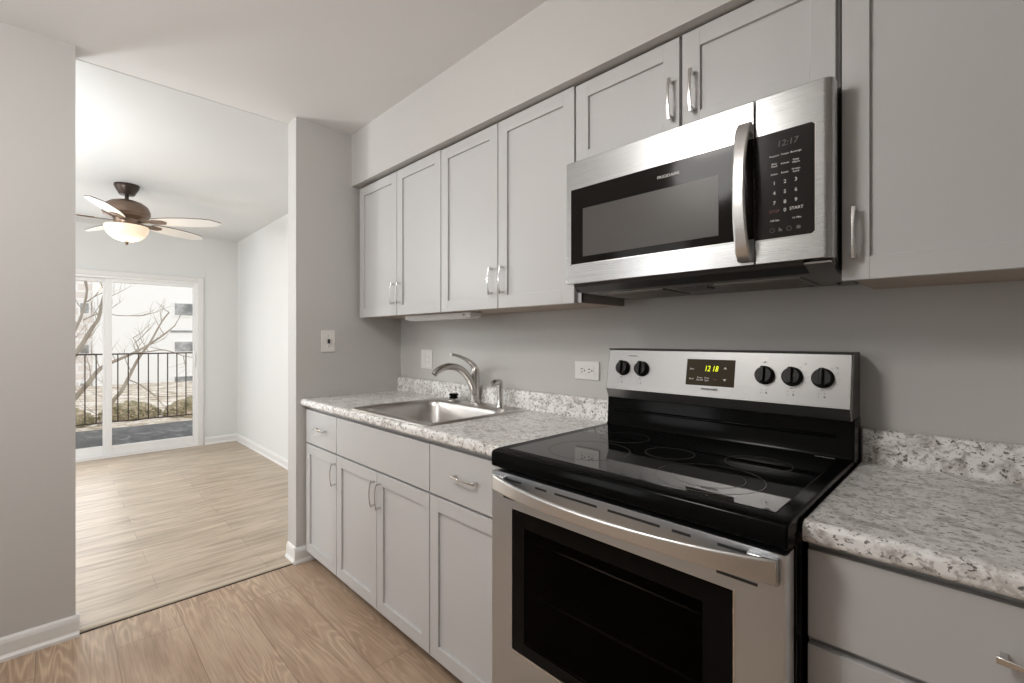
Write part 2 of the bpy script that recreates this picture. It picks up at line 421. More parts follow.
# soffit over the cabinets, very slightly out of level as in the photograph
so = B(); zl, zr = 2.168, 2.143
so.loft([[(XL, -.337, zl), (XL, 0, zl), (XL, 0, H), (XL, -.337, H)], [(KX1, -.337, zr - .02), (KX1, 0, zr - .02), (KX1, 0, H), (KX1, -.337, H)]])
struct('ceiling_soffit', so, M['wall'])
# baseboards
def base_profile(t=.014, h=.088): return [(0, 0), (t + .008, 0), (t + .008, .012), (t + .002, .02), (t, .024), (t, h - .022), (t - .004, h - .008), (t - .009, h), (0, h)]
b = B(); b.prism([(XL + p[0], p[1]) for p in base_profile()], 'y', KY0, LE + .012)
struct('baseboard_left', b, M['trim'])
b = B(); b.prism([(XL + p[0], p[1]) for p in base_profile()], 'y', RE - .012, -.55)
b.prism([(RE - p[0], p[1]) for p in base_profile(.010)], 'x', XW - .0, XL + .004)
struct('baseboard_return', b, M['trim'])
b = B(); b.prism([(XF + p[0], p[1]) for p in base_profile()], 'y', DY1 + .06, -.02)
struct('baseboard_far', b, M['trim'])
b = B(); b.prism([(-.02 - p[0], p[1]) for p in base_profile()], 'x', XF, XW)
struct('baseboard_living', b, M['trim'])
b = B(); b.box(XL - .05, XL - .004, LE - .002, LE + .010, 0, .07)
struct('baseboard_end', b, M['trim'])
# casing round the glazed door
cs = frame_boxes(B(), XF, XF + .014, DY0 - .05, DY1 + .050, 0, DZ1 + .05, .054, .054, 0, .05)
struct('trim_3', cs, M['trim'], bevel=.003)

# sliding glazed door
door = root('door_1', (XF - .06, (DY0 + DY1) / 2, 0), None, None, kind='structure')
fr = frame_boxes(B(), XF - .11, XF + .004, DY0, DY1, 0, DZ1, .022, .022, .035, .024)
obj('door_frame', fr, M['vinyl'], door, bevel=.002)
def leaf(y0, y1, xf, nm, sl_, sr_, z0=.035, z1=DZ1 - .024):
    b = frame_boxes(B(), xf - .04, xf, y0, y1, z0, z1, sl_, sr_, .085, .038)
    p = obj(nm, b, M['vinyl'], door, bevel=.003)
    obj('pane', B().box(xf - .024, xf - .018, y0 + sl_ - .006, y1 - sr_ + .006, z0 + .080, z1 - .034), M['pane'], p)
    return p
sl = leaf(-1.235, DY1 - .018, XF - .012, 'sliding_panel', .048, .030)
fx = leaf(DY0 + .02, -1.185, XF - .062, 'fixed_panel', .05, .072)
hb = B().box(XF - .012, XF + .012, DY1 - .044, DY1 - .026, .93, 1.09)
obj('door_handle', hb, M['vinyl'], sl, bevel=.004)

# ------------------------------------------------------------------ base cabinets
YF = -.612; DT = .854; DB = .673; DO = .664; DZ = .062
def carcass(parent, x0, x1, ztop=.876):
    b = B().box(x0, x1, -.590, -.002, .10, ztop)
    obj('cabinet_box', b, M['cab'], parent)
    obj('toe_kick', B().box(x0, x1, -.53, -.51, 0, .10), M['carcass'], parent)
c1 = root('base_cabinet', (-1.48, -.3, 0), 'narrow grey base cabinet against the switch wall, small drawer over one door', 'cabinet', 'grey base cabinets')
carcass(c1, -1.686, -1.279)
d = slab(c1, -1.673, -1.281, DB, DT, YF); pull(d, (-1.455, .768), False, .128, YF)
d = shaker(c1, -1.673, -1.281, DZ, DO, YF); pull(d, (-1.292, .570), True, .118, YF, .008)
c2 = root('base_cabinet', (-.872, -.3, 0), 'wide grey sink base cabinet with a plain false front over two doors', 'cabinet', 'grey base cabinets')
cb = B().box(-1.278, -1.262, -.590, -.002, .10, .876).box(-.487, -.471, -.590, -.002, .10, .876).box(-1.278, -.471, -.590, -.002, .10, .118).box(-1.262, -.487, -.590, -.575, .66, .876)
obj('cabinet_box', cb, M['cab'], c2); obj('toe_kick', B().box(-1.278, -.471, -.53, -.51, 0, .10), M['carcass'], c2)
slab(c2, -1.276, -.472, DB, DT, YF, name='false_front')
d = shaker(c2, -1.276, -.874, DZ, DO, YF); pull(d, (-.888, .570), True, .118, YF, .008)
d = shaker(c2, -.870, -.472, DZ, DO, YF); pull(d, (-.838, .570), True, .118, YF, .008)
c3 = root('base_cabinet', (-.24, -.3, 0), 'grey base cabinet beside the range, drawer with centred pull over a door', 'cabinet', 'grey base cabinets')
carcass(c3, -.470, -.020)
d = slab(c3, -.467, -.026, DB, DT, YF); pull(d, (-.250, .768), False, .128, YF)
d = shaker(c3, -.467, -.026, DZ, DO, YF); pull(d, (-.036, .570), True, .118, YF, .008)
c4 = root('base_cabinet', (1.07, -.3, 0), 'grey base cabinet with a wide drawer under the short worktop past the range', 'cabinet', 'grey base cabinets')
carcass(c4, .757, 1.375)
d = slab(c4, .760, 1.372, .694, .857, YF); pull(d, (1.068, .780), False, .128, YF)
shaker(c4, .760, 1.068, DZ, .680, YF); shaker(c4, 1.071, 1.372, DZ, .680, YF)

# ------------------------------------------------------------------ worktops
def ctop_profile():
    f = -.636; z1 = .914; z0 = .874
    pts = [(-.002, z0 + .012), (-.61, z0 + .012), (-.61, z0), (f + .012, z0)]
    for i in range(9):      # rounded nose
        a = -PI / 2 - i / 8 * PI / 2
        pts.append((f + .014 + .014 * math.cos(a), z0 + .012 + .012 * math.sin(a)))
    for i in range(9):
        a = PI - i / 8 * PI / 2
        pts.append((f + .018 + .018 * math.cos(a), z1 - .014 + .014 * math.sin(a)))
    pts.append((f + .03, z1 - .0015))
    pts += [(-.040, z1 - .0015)]
    for i in range(7):
        a = -PI / 2 + i / 6 * PI / 2
        pts.append((-.040 + .015 * math.cos(a), z1 - .0015 + .015 + .015 * math.sin(a)))
    pts += [(-.025, .990), (-.022, .998), (-.016, 1.001), (-.002, 1.001)]
    return pts
prof = ctop_profile()
SX0, SX1, SY0, SY1 = -1.110, -.522, -.592, -.060    # cut-out for the sink
def front_part(): return [p for p in prof if p[0] < -.61 + 1e-6 and p[1] > 0] 
ct = B()
ct.prism(prof, 'x', XL + .001, SX0); ct.prism(prof, 'x', SX1, -.0185)
fp = [(SY0, .886), (-.61, .886)] + prof[2:prof.index((-.636 + .03, .914 - .0015)) + 1] + [(SY0, .914 - .0015)]
ct.prism(fp, 'x', SX0, SX1)
k = prof.index((-.040, .914 - .0015))
bp = [(SY1, .886), (SY1, .9125)] + prof[k:] + [(-.002, .886)]
ct.prism(bp, 'x', SX0, SX1)
tag(obj('worktop', ct, M['granite'], smooth=True), 'long speckled granite-look worktop with upstand, holding the sink', 'worktop', 'speckled worktops')
ct2 = B().prism(prof, 'x', .757, 1.40)
tag(obj('worktop', ct2, M['granite'], smooth=True), 'short speckled granite-look worktop with upstand, past the range at the picture edge', 'worktop', 'speckled worktops')

# ------------------------------------------------------------------ sink
def rrect(x0, x1, y0, y1, r, z, n=7):
    out = []
    for cx, cy, a0 in ((x1 - r, y1 - r, 0), (x0 + r, y1 - r, PI / 2), (x0 + r, y0 + r, PI), (x1 - r, y0 + r, 3 * PI / 2)):
        for i in range(n + 1):
            a = a0 + i / n * PI / 2; out.append((cx + r * math.cos(a), cy + r * math.sin(a), z))
    return out
sk = B(); z0 = .9135
ox0, ox1, oy0, oy1 = -1.134, -.500, -.612, -.042
ix0, ix1, iy0, iy1 = -1.094, -.536, -.574, -.150
sk.loft([rrect(ox0, ox1, oy0, oy1, .03, z0), rrect(ox0 + .002, ox1 - .002, oy0 + .002, oy1 - .002, .03, z0 + .0035), rrect(ox0 + .008, ox1 - .008, oy0 + .008, oy1 - .008, .028, z0 + .0075),
         rrect(ox0 + .016, ox1 - .016, oy0 + .016, oy1 - .016, .026, z0 + .003),
         rrect(ix0, ix1, iy0, iy1, .075, z0 + .003), rrect(ix0 + .004, ix1 - .004, iy0 + .004, iy1 - .004, .072, z0 - .002),
         rrect(ix0 + .009, ix1 - .009, iy0 + .009, iy1 - .009, .072, z0 - .02), rrect(ix0 + .018, ix1 - .018, iy0 + .018, iy1 - .018, .072, z0 - .12),
         rrect(ix0 + .026, ix1 - .026, iy0 + .026, iy1 - .026, .072, z0 - .150), rrect(ix0 + .045, ix1 - .045, iy0 + .045, iy1 - .045, .065, z0 - .166),
         rrect(ix0 + .09, ix1 - .09, iy0 + .09, iy1 - .09, .05, z0 - .171), rrect(-.86, -.77, -.40, -.31, .044, z0 - .175)], cap0=False, cap1=True)
sink = obj('sink', sk, M['steel_sink'], smooth=True, origin=(-.815, -.33, .914))
sink.data.set_sharp_from_angle(angle=math.radians(60))
tag(sink, 'single bowl stainless steel drop-in sink set in the long worktop', 'sink')
obj('drain', B().lathe([(.0, 0), (.040, 0), (.043, .002), (.044, .0035), (.036, .003), (.030, .0015), (.0, .001)], (-.815, -.355, z0 - .1745), n=24), M['chrome'], sink, smooth=True)

# faucet, pull lever on top
zf = .9165
fa = root('faucet', (-.867, -.055, zf), 'brushed nickel single-lever faucet with an arched spout over the sink', 'faucet')
bd = B().lathe([(.029, 0), (.029, .004), (.0245, .009), (.0235, .03), (.0235, .150), (.0225, .168), (.0185, .181), (.010, .189), (.0, .192)], (-.867, -.055, zf), n=28)
obj('body', bd, M['nickel'], fa, smooth=True)
sp = []; key = [(-.058, .955), (-.078, 1.010), (-.112, 1.062), (-.160, 1.098), (-.215, 1.111), (-.262, 1.106), (-.296, 1.091), (-.312, 1.076)]
for i in range(len(key) - 1):
    for s_ in range(4):
        t = s_ / 4; p0 = key[max(i - 1, 0)]; p1 = key[i]; p2 = key[i + 1]; p3 = key[min(i + 2, len(key) - 1)]
        q = [.5 * (2 * p1[j] + (p2[j] - p0[j]) * t + (2 * p0[j] - 5 * p1[j] + 4 * p2[j] - p3[j]) * t * t + (3 * p1[j] - p0[j] - 3 * p2[j] + p3[j]) * t ** 3) for j in (0, 1)]
        sp.append((-.867, q[0], q[1]))
sp.append((-.867, *key[-1]))
nn = len(sp)
obj('spout', B().tube(sp, [.0205 - .006 * i / nn for i in range(nn)], 16), M['nickel'], fa, smooth=True)
lv = [(-.867, -.054, 1.088), (-.867, -.064, 1.108), (-.867, -.086, 1.126), (-.867, -.120, 1.145), (-.867, -.160, 1.160), (-.867, -.190, 1.168), (-.867, -.212, 1.170)]
obj('lever', B().tube(lv, [.0205, .0200, .0170, .0130, .0105, .0100, .0095], 16, sec=(.95, .72)), M['nickel'], fa, smooth=True)
sy = root('side_sprayer', (-.658, -.072, zf), 'slim chrome side sprayer standing on the sink deck beside the faucet', 'sprayer')
obj('body', B().lathe([(.020, 0), (.019, .006), (.0165, .010), (.0150, .04), (.0145, .108), (.0135, .126), (.006, .134)], (-.658, -.072, zf), n=20), M['chrome'], sy, smooth=True)
obj('spray_head', B().tube([(-.657, -.066, 1.036), (-.660, -.082, 1.040), (-.664, -.102, 1.038), (-.666, -.114, 1.033)], [.011, .0135, .0145, .0135], 14), M['nickel'], sy, smooth=True)
cp = root('air_gap_cap', (-1.01, -.085, zf), 'low chrome and black cap on the sink deck behind the faucet spout', 'sink cap')
obj('base_ring', B().lathe([(.030, 0), (.030, .006), (.025, .011), (.020, .016)], (-1.01, -.085, zf), n=24), M['chrome'], cp, smooth=True)
obj('cap', B().lathe([(.021, .012), (.024, .014), (.024, .020), (.020, .0215), (.020, .026), (.0255, .0275), (.0255, .036), (.021, .039)], (-1.01, -.085, zf), n=24), M['black_gloss'], cp, smooth=True, label='black cap')

# ------------------------------------------------------------------ wall cabinets
YU = -.302; ZB = 1.376; ZT = 2.128
def wallbox(parent, x0, x1, zb, zt, y0=-.281):
    obj('cabinet_box', B().box(x0, x1, y0, -.001, zb + .004, zt), M['carcass'], parent)
    obj('underside', B().box(x0 + .001, x1 - .001, y0 + .002, -.003, zb + .0015, zb + .0045), M['wood_edge'], parent, label='bare wood-toned underside')
    obj('face_frame', B().box(x0, x1, y0 - .0005, y0 + .012, zb + .002, zt + .004), M['cab'], parent)
w1 = root('wall_cabinet', (-1.24, -.15, ZB), 'tall two-door grey wall cabinet in the corner above the sink', 'cabinet', 'grey wall cabinets')
ZT = 2.152
wallbox(w1, -1.662, -.828, ZB, ZT - .006)
d = shaker(w1, -1.655, -1.230, ZB, ZT, YU); pull(d, (-1.257, 1.4935), True, .118, YU, .010)
d = shaker(w1, -1.225, -.830, ZB, ZT, YU); pull(d, (-1.193, 1.4935), True, .118, YU, .010)
w2 = root('wall_cabinet', (-.42, -.15, ZB), 'tall two-door grey wall cabinet touching the microwave', 'cabinet', 'grey wall cabinets')
ZT = 2.147
wallbox(w2, -.827, -.012, ZB, ZT - .006)
d = shaker(w2, -.824, -.429, ZB, ZT, YU); pull(d, (-.462, 1.4915), True, .118, YU, .010)
d = shaker(w2, -.424, -.028, ZB, ZT, YU); pull(d, (-.394, 1.4915), True, .118, YU, .010)
w3 = root('wall_cabinet', (.365, -.15, 1.845), 'short two-door grey wall cabinet directly above the microwave', 'cabinet', 'grey wall cabinets')
ZT = 2.141
wallbox(w3, -.008, .752, 1.846, ZT - .006)
d = shaker(w3, -.020, .361, 1.852, ZT, YU); pull(d, (.338, 1.9595), True, .122, YU, .011)
d = shaker(w3, .370, .746, 1.852, ZT, YU); pull(d, (.403, 1.961), True, .122, YU, .011)
w4 = root('wall_cabinet', (1.0, -.15, 1.385), 'grey wall cabinet beyond the microwave, one wide door with its pull at the low corner', 'cabinet', 'grey wall cabinets')
ZT = 2.136
obj('cabinet_box', B().box(.778, 1.232, -.281, -.001, 1.389, ZT - .004), M['carcass'], w4)
obj('underside', B().box(.779, 1.231, -.280, -.003, 1.3855, 1.3895), M['wood_edge'], w4, label='bare wood-toned underside')
obj('face_frame', B().box(.768, 1.236, -.2815, -.268, 1.388, ZT), M['cab'], w4)
d = shaker(w4, .758, 1.228, 1.385, ZT, YU); pull(d, (.783, 1.4915), True, .118, YU, .010)

ul = root('under_cabinet_light', (-1.0, -.17, 1.34), 'slim white strip light fixed under the corner wall cabinet', 'light fixture')
obj('housing', B().box(-1.27, -.70, -.225, -.150, 1.352, 1.3765), M['trim'], ul, bevel=.004)
obj('diffuser', B().box(-1.25, -.72, -.215, -.160, 1.347, 1.3525), M['plate'], ul, bevel=.002)
obj('switch', B().box(-.755, -.742, -.2265, -.2235, 1.360, 1.366), M['slot'], ul, label='small dark rocker switch')

# ------------------------------------------------------------------ microwave
mw = root('microwave', (.375, -.19, 1.405), 'stainless over-the-range microwave with black glass door and keypad', 'microwave')
MX0, MX1, MZ0, MZ1, MY = -.006, .756, 1.433, 1.841, -.376
bb = B().prism([(-.338, MZ1 - .004), (-.338, 1.428), (-.322, 1.410), (-.06, 1.404), (-.002, 1.404), (-.002, MZ1 - .004)], 'x', MX0 + .004, MX1 - .003)
obj('case', bb, M['black_mat'], mw, bevel=.003)
# front: door with rounded ends
def front_slab(x0, x1, rl, rr):
    pts = []
    yb = MY + .038; n = 6
    if rr:
        pts += [(x1, yb)]
        for i in range(n + 1):
            a = i / n * PI / 2; pts.append((x1 - rr + rr * math.cos(a), MY + rr - rr * math.sin(a)))
    else: pts += [(x1, yb), (x1, MY)]
    if rl:
        for i in range(n + 1):
            a = PI / 2 + i / n * PI / 2; pts.append((x0 + rl + rl * math.cos(a), MY + rl - rl * math.sin(a)))
        pts += [(x0, yb)]
    else: pts += [(x0, MY), (x0, yb)]
    return pts
XS = .592
dr = B().prism(front_slab(MX0, XS - .0015, .006, 0), 'z', MZ0, MZ1)
mdoor = obj('door', dr, M['steel_x'], mw, bevel=.0018)
dg = B().prism([(.017, 1.4975), (XS - .002, 1.4975), (XS - .002, 1.7475), (.017, 1.7475)], 'y', MY - .0012, MY + .004)
obj('door_glass', dg, M['mw_glass'], mdoor, bevel=.0008)
obj('window_screen', B().prism([(.066, 1.520), (.504, 1.520), (.504, 1.678), (.066, 1.678)], 'y', MY - .0016, MY), M['mw_screen'], mdoor)
obj('door_trim', B().box(.0135, .0172, MY - .0018, MY + .002, 1.494, 1.751).box(.0135, XS - .003, MY - .0018, MY + .002, 1.494, 1.4975), M['chrome'], mdoor)
text('brand_mark', 'FRIGIDAIRE', .0115, (.364, MY - .0016, 1.712), (1, 0, 0), (0, 0, 1), M['print_white'], mdoor, thick=.0002, xs=1.15)
hp = []; hw = []
for i in range(19):
    t = i / 18 * 2 - 1
    hp.append((.5715, MY - .052 + .036 * t * t * (1 if abs(t) < .9 else 1.25), 1.6145 + t * .171)); hw.append(.036 - .006 * (1 - t * t))
hd = B().ribbon(hp, hw, .010, (1, 0, 0))
hd.box(.557, .586, MY - .012, MY + .001, 1.764, 1.786).box(.557, .586, MY - .012, MY + .001, 1.443, 1.465)
obj('handle', hd, M['steel_handle'], mdoor, bevel=.002)
cp_ = obj('control_panel', B().prism(front_slab(XS + .0015, MX1, 0, .020), 'z', MZ0, MZ1), M['steel_x'], mw, bevel=.0018)
kg = B(); r_ = .006
kg.prism([(XS + .002, 1.492), (.714, 1.492), (.720, 1.498), (.720, 1.742), (.714, 1.748), (XS + .002, 1.748)], 'y', MY - .0012, MY + .003)
obj('keypad', kg, M['panel_glass'], cp_, bevel=.0006)
obj('keypad_trim', B().box(.7205, .7228, MY - .0016, MY + .002, 1.494, 1.746).box(XS + .004, .7215, MY - .0016, MY + .002, 1.4895, 1.4918), M['chrome'], cp_, bevel=.0004)
X1, U1 = (1, 0, 0), (0, 0, 1)
yk = MY - .0016
text('clock_digits', '12:17', .0205, (.664, yk, 1.716), X1, U1, M['print_dim'], cp_, shear=.15)
legends = [(1.690, ('Popcorn', 'Potato', 'Beverage'), 1), (1.668, ('Baby\nFood', 'Reheat', 'Keep\nWarm'), 1), (1.646, ('Soften', 'Power', 'Frozen\nFood'), 1)]
for z, row, _ in legends:
    for x, s_ in zip((.6365, .6595, .6825), row):
        text('key_legend', s_, .0062, (x, yk, z), X1, U1, M['print_white'], cp_)
for z, row in ((1.624, '123'), (1.600, '456'), (1.576, '789')):
    for x, s_ in zip((.6365, .6595, .6825), row):
        text('key_digit', s_, .0125, (x, yk, z), X1, U1, M['print_white'], cp_)
text('key_digit', '0', .0125, (.6595, yk, 1.556), X1, U1, M['print_white'], cp_)
text('key_legend', 'STOP', .0095, (.6365, yk, 1.556), X1, U1, M['print_red'], cp_)
text('key_legend', 'START', .0098, (.6835, yk, 1.557), X1, U1, M['print_white'], cp_)
text('key_legend', '+30 Sec', .0065, (.637, yk, 1.534), X1, U1, M['print_white'], cp_)
text('key_legend', '+1 Min', .0065, (.684, yk, 1.534), X1, U1, M['print_white'], cp_)
for i, x in enumerate((.632, .650, .668, .688)):
    ic = B()
    if i % 2 == 0: ic.lathe([(.0045, 0), (.0055, 0), (.0055, .0004), (.0045, .0004)], (x, yk, 1.511), (0, -1, 0), 16, cap=False)
    elif i == 1: ic.prism([(x - .004, 1.507), (x + .004, 1.507), (x + .004, 1.509), (x - .002, 1.516), (x - .004, 1.514)], 'y', yk - .0004, yk)
    else: ic.prism([(x - .005, 1.509), (x, 1.507), (x + .005, 1.509), (x + .003, 1.515), (x - .003, 1.515)], 'y', yk - .0004, yk)
    obj('key_icon', ic, M['print_dim'], cp_)
# underside
un = obj('underside_plate', B().prism([(-.366, 1.428), (-.366, 1.4225), (-.305, 1.405), (-.055, 1.4005), (-.055, 1.410), (-.30, 1.415)], 'x', MX0 + .04, MX1 - .006), M['filter2'], mw, bevel=.001)
def onplate(y, dz=0): return 1.405 - .0045 * (y + .305) / .25 - .0 + dz
for x0, x1 in ((.085, .300), (.455, .670)):
    f_ = B().prism([(-.285, onplate(-.285) - .004), (-.285, onplate(-.285) + .002), (-.095, onplate(-.095) + .002), (-.095, onplate(-.095) - .004)], 'x', x0, x1)
    for i in range(9):
        yy = -.275 + i * .021
        f_.box(x0 + .01, x1 - .01, yy, yy + .005, onplate(yy) - .006, onplate(yy) - .003)
    obj('grease_filter', f_, M['filter'], mw, bevel=.0008)
obj('lamp_cover', B().box(.330, .425, -.26, -.20, 1.3985, 1.4055), M['print_dim'], mw, bevel=.001)
obj('front_vent', B().prism([(-.372, 1.4325), (-.366, 1.4215), (-.318, 1.4065), (-.318, 1.412), (-.350, 1.4325)], 'x', MX0 + .03, MX1 - .06), M['black_mat'], mw)
obj('side_skirt', B().prism([(-.360, 1.4325), (-.345, 1.421), (-.06, 1.396), (-.06, 1.430)], 'x', MX1 - .05, MX1 - .004), M['filter2'], mw, bevel=.0015)
for x in (.655, .72):
    obj('screw', B().lathe([(.005, 0), (.005, .003), (.002, .004)], (x, -.12, 1.399), (0, 0, -1), 12), M['slot'], mw)

# ------------------------------------------------------------------ electric range
rg = root('electric_range', (.375, -.35, 0), 'freestanding stainless electric range with black glass cooktop and oven', 'range')
RX0, RX1 = -.016, .751
bd = B().box(RX0, RX0 + .004, -.655, -.02, .02, .905).box(RX1 - .005, RX1, -.655, -.02, .02, .905).box(RX0, RX1, -.03, -.02, .02, .905).box(RX0, RX1, -.655, -.02, .02, .09)
obj('body', bd, M['black_gloss'], rg, bevel=.001)
# oven cavity
cv = B()
cx0, cx1, cy0, cy1, cz0, cz1 = .035, .715, -.648, -.10, .30, .83
cv.box(cx0 - .004, cx0, cy0, cy1, cz0, cz1).box(cx1, cx1 + .004, cy0, cy1, cz0, cz1).box(cx0, cx1, cy1, cy1 + .004, cz0, cz1).box(cx0, cx1, cy0, cy1, cz0 - .004, cz0).box(cx0, cx1, cy0, cy1, cz1, cz1 + .004)
obj('oven_cavity', cv, M['dark_metal'], rg)
for z in (.50, .655):
    rk = B()
    rk.tube([(cx0 + .01, -.62, z), (cx1 - .01, -.62, z)], .0035, 8); rk.tube([(cx0 + .01, -.14, z), (cx1 - .01, -.14, z)], .003, 8)
    for i in range(24):
        x = cx0 + .02 + i * .0278; rk.tube([(x, -.62, z + .003), (x, -.14, z + .003)], .0016, 6)
    obj('oven_rack', rk, M['chrome'], rg)
# cooktop
ck = B()
fy = -.708
ck.prism([(fy + .006, .925), (fy, .917), (fy, .884), (fy + .005, .878), (fy + .03, .874), (-.66, .872), (-.66, .895), (-.10, .895), (-.10, .928), (fy + .03, .928)], 'x', RX0 - .002, RX1 + .001)
obj('cooktop_frame', ck, M['black_gloss'], rg, bevel=.004, seg=3)
gls = obj('cooktop_glass', B().box(.018, .722, -.668, -.130, .9275, .9292), M['black_glass'], rg, bevel=.0008)
def ring(x, y, r, w=.0014, z=.92935):
    return B().lathe([(r - w, 0), (r, 0), (r, .0002), (r - w, .0002)], (x, y, z), n=72, cap=False)
for x, y, r in ((.195, -.520, .115), (.175, -.300, .078), (.375, -.390, .066), (.585, -.330, .078), (.545, -.540, .118)):
    obj('burner_ring', ring(x, y, r), M['burner_ring'], gls)
obj('burner_ring', ring(.545, -.540, .078, .001), M['burner_ring'], gls)
text('surface_mark', 'HOT SURFACE', .007, (.690, -.135, .9294), (1, 0, 0), (0, 1, 0), M['print_white'], gls, thick=.0001)
# backguard
bgd = B().prism([(-.122, .925), (-.114, .935), (-.108, 1.034), (-.02, 1.034), (-.02, .90), (-.122, .90)], 'x', RX0 + .000, RX1 + .001)
obj('backguard', bgd, M['black_gloss'], rg, bevel=.003)
obj('backguard_trim', B().prism([(-.108, .992), (-.1165, .988), (-.1165, .982), (-.108, .979)], 'x', RX0 + .03, RX1 - .04), M['black_gloss'], rg, bevel=.001)
PT, PR, PB = (-.103, 1.209), (-.130, 1.063), (-.112, 1.029)
pn = B().prism([PT, PR, PB, (-.03, 1.030), (-.03, 1.209)], 'x', RX0 + .004, RX1 - .003)
panel = obj('control_panel', pn, M['steel_panel'], rg, bevel=.003)
obj('panel_cap', B().prism([(-.107, 1.2095), (-.105, 1.2125), (-.02, 1.2125), (-.02, 1.00), (-.034, 1.00), (-.034, 1.2095)], 'x', RX0 + .002, RX1 - .001), M['dark_metal'], rg)
obj('side_cap', B().prism([(-.101, 1.2085), (-.126, 1.065), (-.108, 1.031), (-.03, 1.032), (-.03, 1.2085)], 'x', RX1 - .0032, RX1 - .0012), M['dark_metal'], rg)
pu = Vector((0, PT[0] - PR[0], PT[1] - PR[1])).normalized()            # up along the sloping face
pnrm = Vector((1, 0, 0)).cross(pu).normalized()                        # out of the face
def onface(x, z, out=0.0):
    t = (z - PR[1]) / (PT[1] - PR[1]); return Vector((x, PR[0] + (PT[0] - PR[0]) * t, z)) + pnrm * out
for x in (.057, .133, .536, .608, .682):
    c = onface(x, 1.141)
    kb = B().lathe([(.0275, .001), (.0275, .003), (.0245, .005), (.0235, .018), (.0215, .0215), (.0, .0215)], c, pnrm, 32)
    knob = obj('knob', kb, M['knob'], panel, smooth=True)
    gb = B(); q0 = c + pnrm * .021
    X_ = Vector((1, 0, 0))
    gb.loft([[q0 + X_ * a * w + pu * bb_ for a, bb_ in ((-1, -.0225), (1, -.0225), (1, .0265), (-1, .0265))] for w in (.0068,)] +
            [[q0 + pnrm * .011 + X_ * a * .0045 + pu * bb_ for a, bb_ in ((-1, -.020), (1, -.020), (1, .0235), (-1, .0235))]])
    obj('grip', gb, M['knob'], knob, bevel=.0015)
def fbox(x0, x1, za, zb, o0, o1):
    return B().loft([[onface(x0, za, o0), onface(x1, za, o0), onface(x1, zb, o0), onface(x0, zb, o0)], [onface(x0, za, o1), onface(x1, za, o1), onface(x1, zb, o1), onface(x0, zb, o1)]])
disp = obj('clock_panel', fbox(.297, .451, 1.098, 1.182, -.001, .0012), M['display'], panel, bevel=.0008)
def ft(nm, s_, size, x, z, m_, p, **kw): return text(nm, s_, size, onface(x, z, .0016), (1, 0, 0), pu, m_, p, **kw)
ft('clock_digits', '12 18', .026, .378, 1.152, M['yellow_led'], disp, shear=.2, xs=.74)
for s_, x, z in (('Bake', .316, 1.150), ('Broil', .316, 1.118), ('Timer\nOn-Off', .343, 1.119), ('Oven\nLight', .366, 1.119)):
    ft('key_legend', s_, .0075, x, z, M['print_white'], disp)
ft('key_legend', 'Clean', .006, .392, 1.119, M['print_red'], disp)
for z, sg in ((1.156, 1), (1.119, -1)):
    a = B().loft([[onface(.422 + dx, z + dz * sg, o) for dx, dz in ((-.005, -.003), (.005, -.003), (0, .004))] for o in (.0012, .0016)])
    obj('key_arrow', a, M['print_white'], disp)
ft('brand_mark', 'FRIGIDAIRE', .0095, .376, 1.087, M['print_dark'], panel, xs=1.1)
for x, z, s_ in ((.050, 1.107, 'OFF'), (.127, 1.107, 'OFF'), (.534, 1.179, 'OFF'), (.607, 1.108, 'LO'), (.681, 1.108, 'LO'), (.640, 1.178, 'HI'), (.714, 1.170, 'HI')):
    ft('dial_legend', s_, .0055, x, z, M['print_dark'], panel)
ft('dial_legend', 'SURFACE UNITS', .005, .092, 1.186, M['print_dark'], panel)
for x in (.049, .125, .536, .606, .681):
    a = B()
    for dx in (-.007, .007):
        for dz in (-.004, .005):
            for u0 in (onface(x + dx, 1.094 + dz, .0006),): a.lathe([(.0013, 0), (.0013, .0004)], u0, pnrm, 8)
    a.lathe([(.0024, 0), (.0024, .0006)], onface(x + .007, 1.090, .0006), pnrm, 10)
    obj('burner_diagram', a, M['print_dark'], panel)
for x in (.659, .733, .105):
    a = B()
    for k_ in range(5):
        an = math.radians(-50 + k_ * 25); cx_ = x - .052 + .052 * math.cos(an) if x > .2 else x - .028 + .034 * math.cos(an)
        a.lathe([(.0012, 0), (.0012, .0004)], onface(cx_ - .012, 1.141 + .036 * math.sin(an), .0006), pnrm, 8)
    obj('dial_ticks', a, M['print_dark'], panel)
# oven door (steel with window opening), handle, vents
OY = -.703
DXa, DXb, DZa, DZb = -.018, .745, .225, .868
WX0, WX1, WZ0, WZ1 = .064, .660, .383, .774
od = B()
od.box(DXa, WX0, OY, OY + .045, DZa, DZb).box(WX1, DXb, OY, OY + .045, DZa, DZb).box(WX0, WX1, OY, OY + .045, DZa, WZ0).box(WX0, WX1, OY, OY + .045, WZ1, DZb)
bm_ = od.bm; bmesh.ops.remove_doubles(bm_, verts=bm_.verts, dist=1e-5)
odoor = obj('oven_door', od, M['steel_door'], rg)
odoor.modifiers.clear()
edge = B().prism([(DXb - .002, OY + .045), (DXb - .002, OY), (DXb + .001, OY + .0007), (DXb + .004, OY + .005), (DXb + .004, OY + .045)], 'z', DZa, DZb)
obj('door_edge', edge, M['steel_handle'], odoor, smooth=True)
obj('window_border', B().box(WX0 - .001, WX0 + .045, OY + .002, OY + .006, WZ0 - .001, WZ1 + .001).box(WX1 - .060, WX1 + .001, OY + .002, OY + .006, WZ0 - .001, WZ1 + .001).box(WX0 + .045, WX1 - .060, OY + .002, OY + .006, WZ1 - .045, WZ1 + .001).box(WX0 + .045, WX1 - .060, OY + .002, OY + .006, WZ0 - .001, WZ0 + .03), M['oven_border'], odoor)
obj('window_glass', B().box(WX0 + .045, WX1 - .060, OY + .003, OY + .0055, WZ0 + .03, WZ1 - .045), M['oven_glass'], odoor)
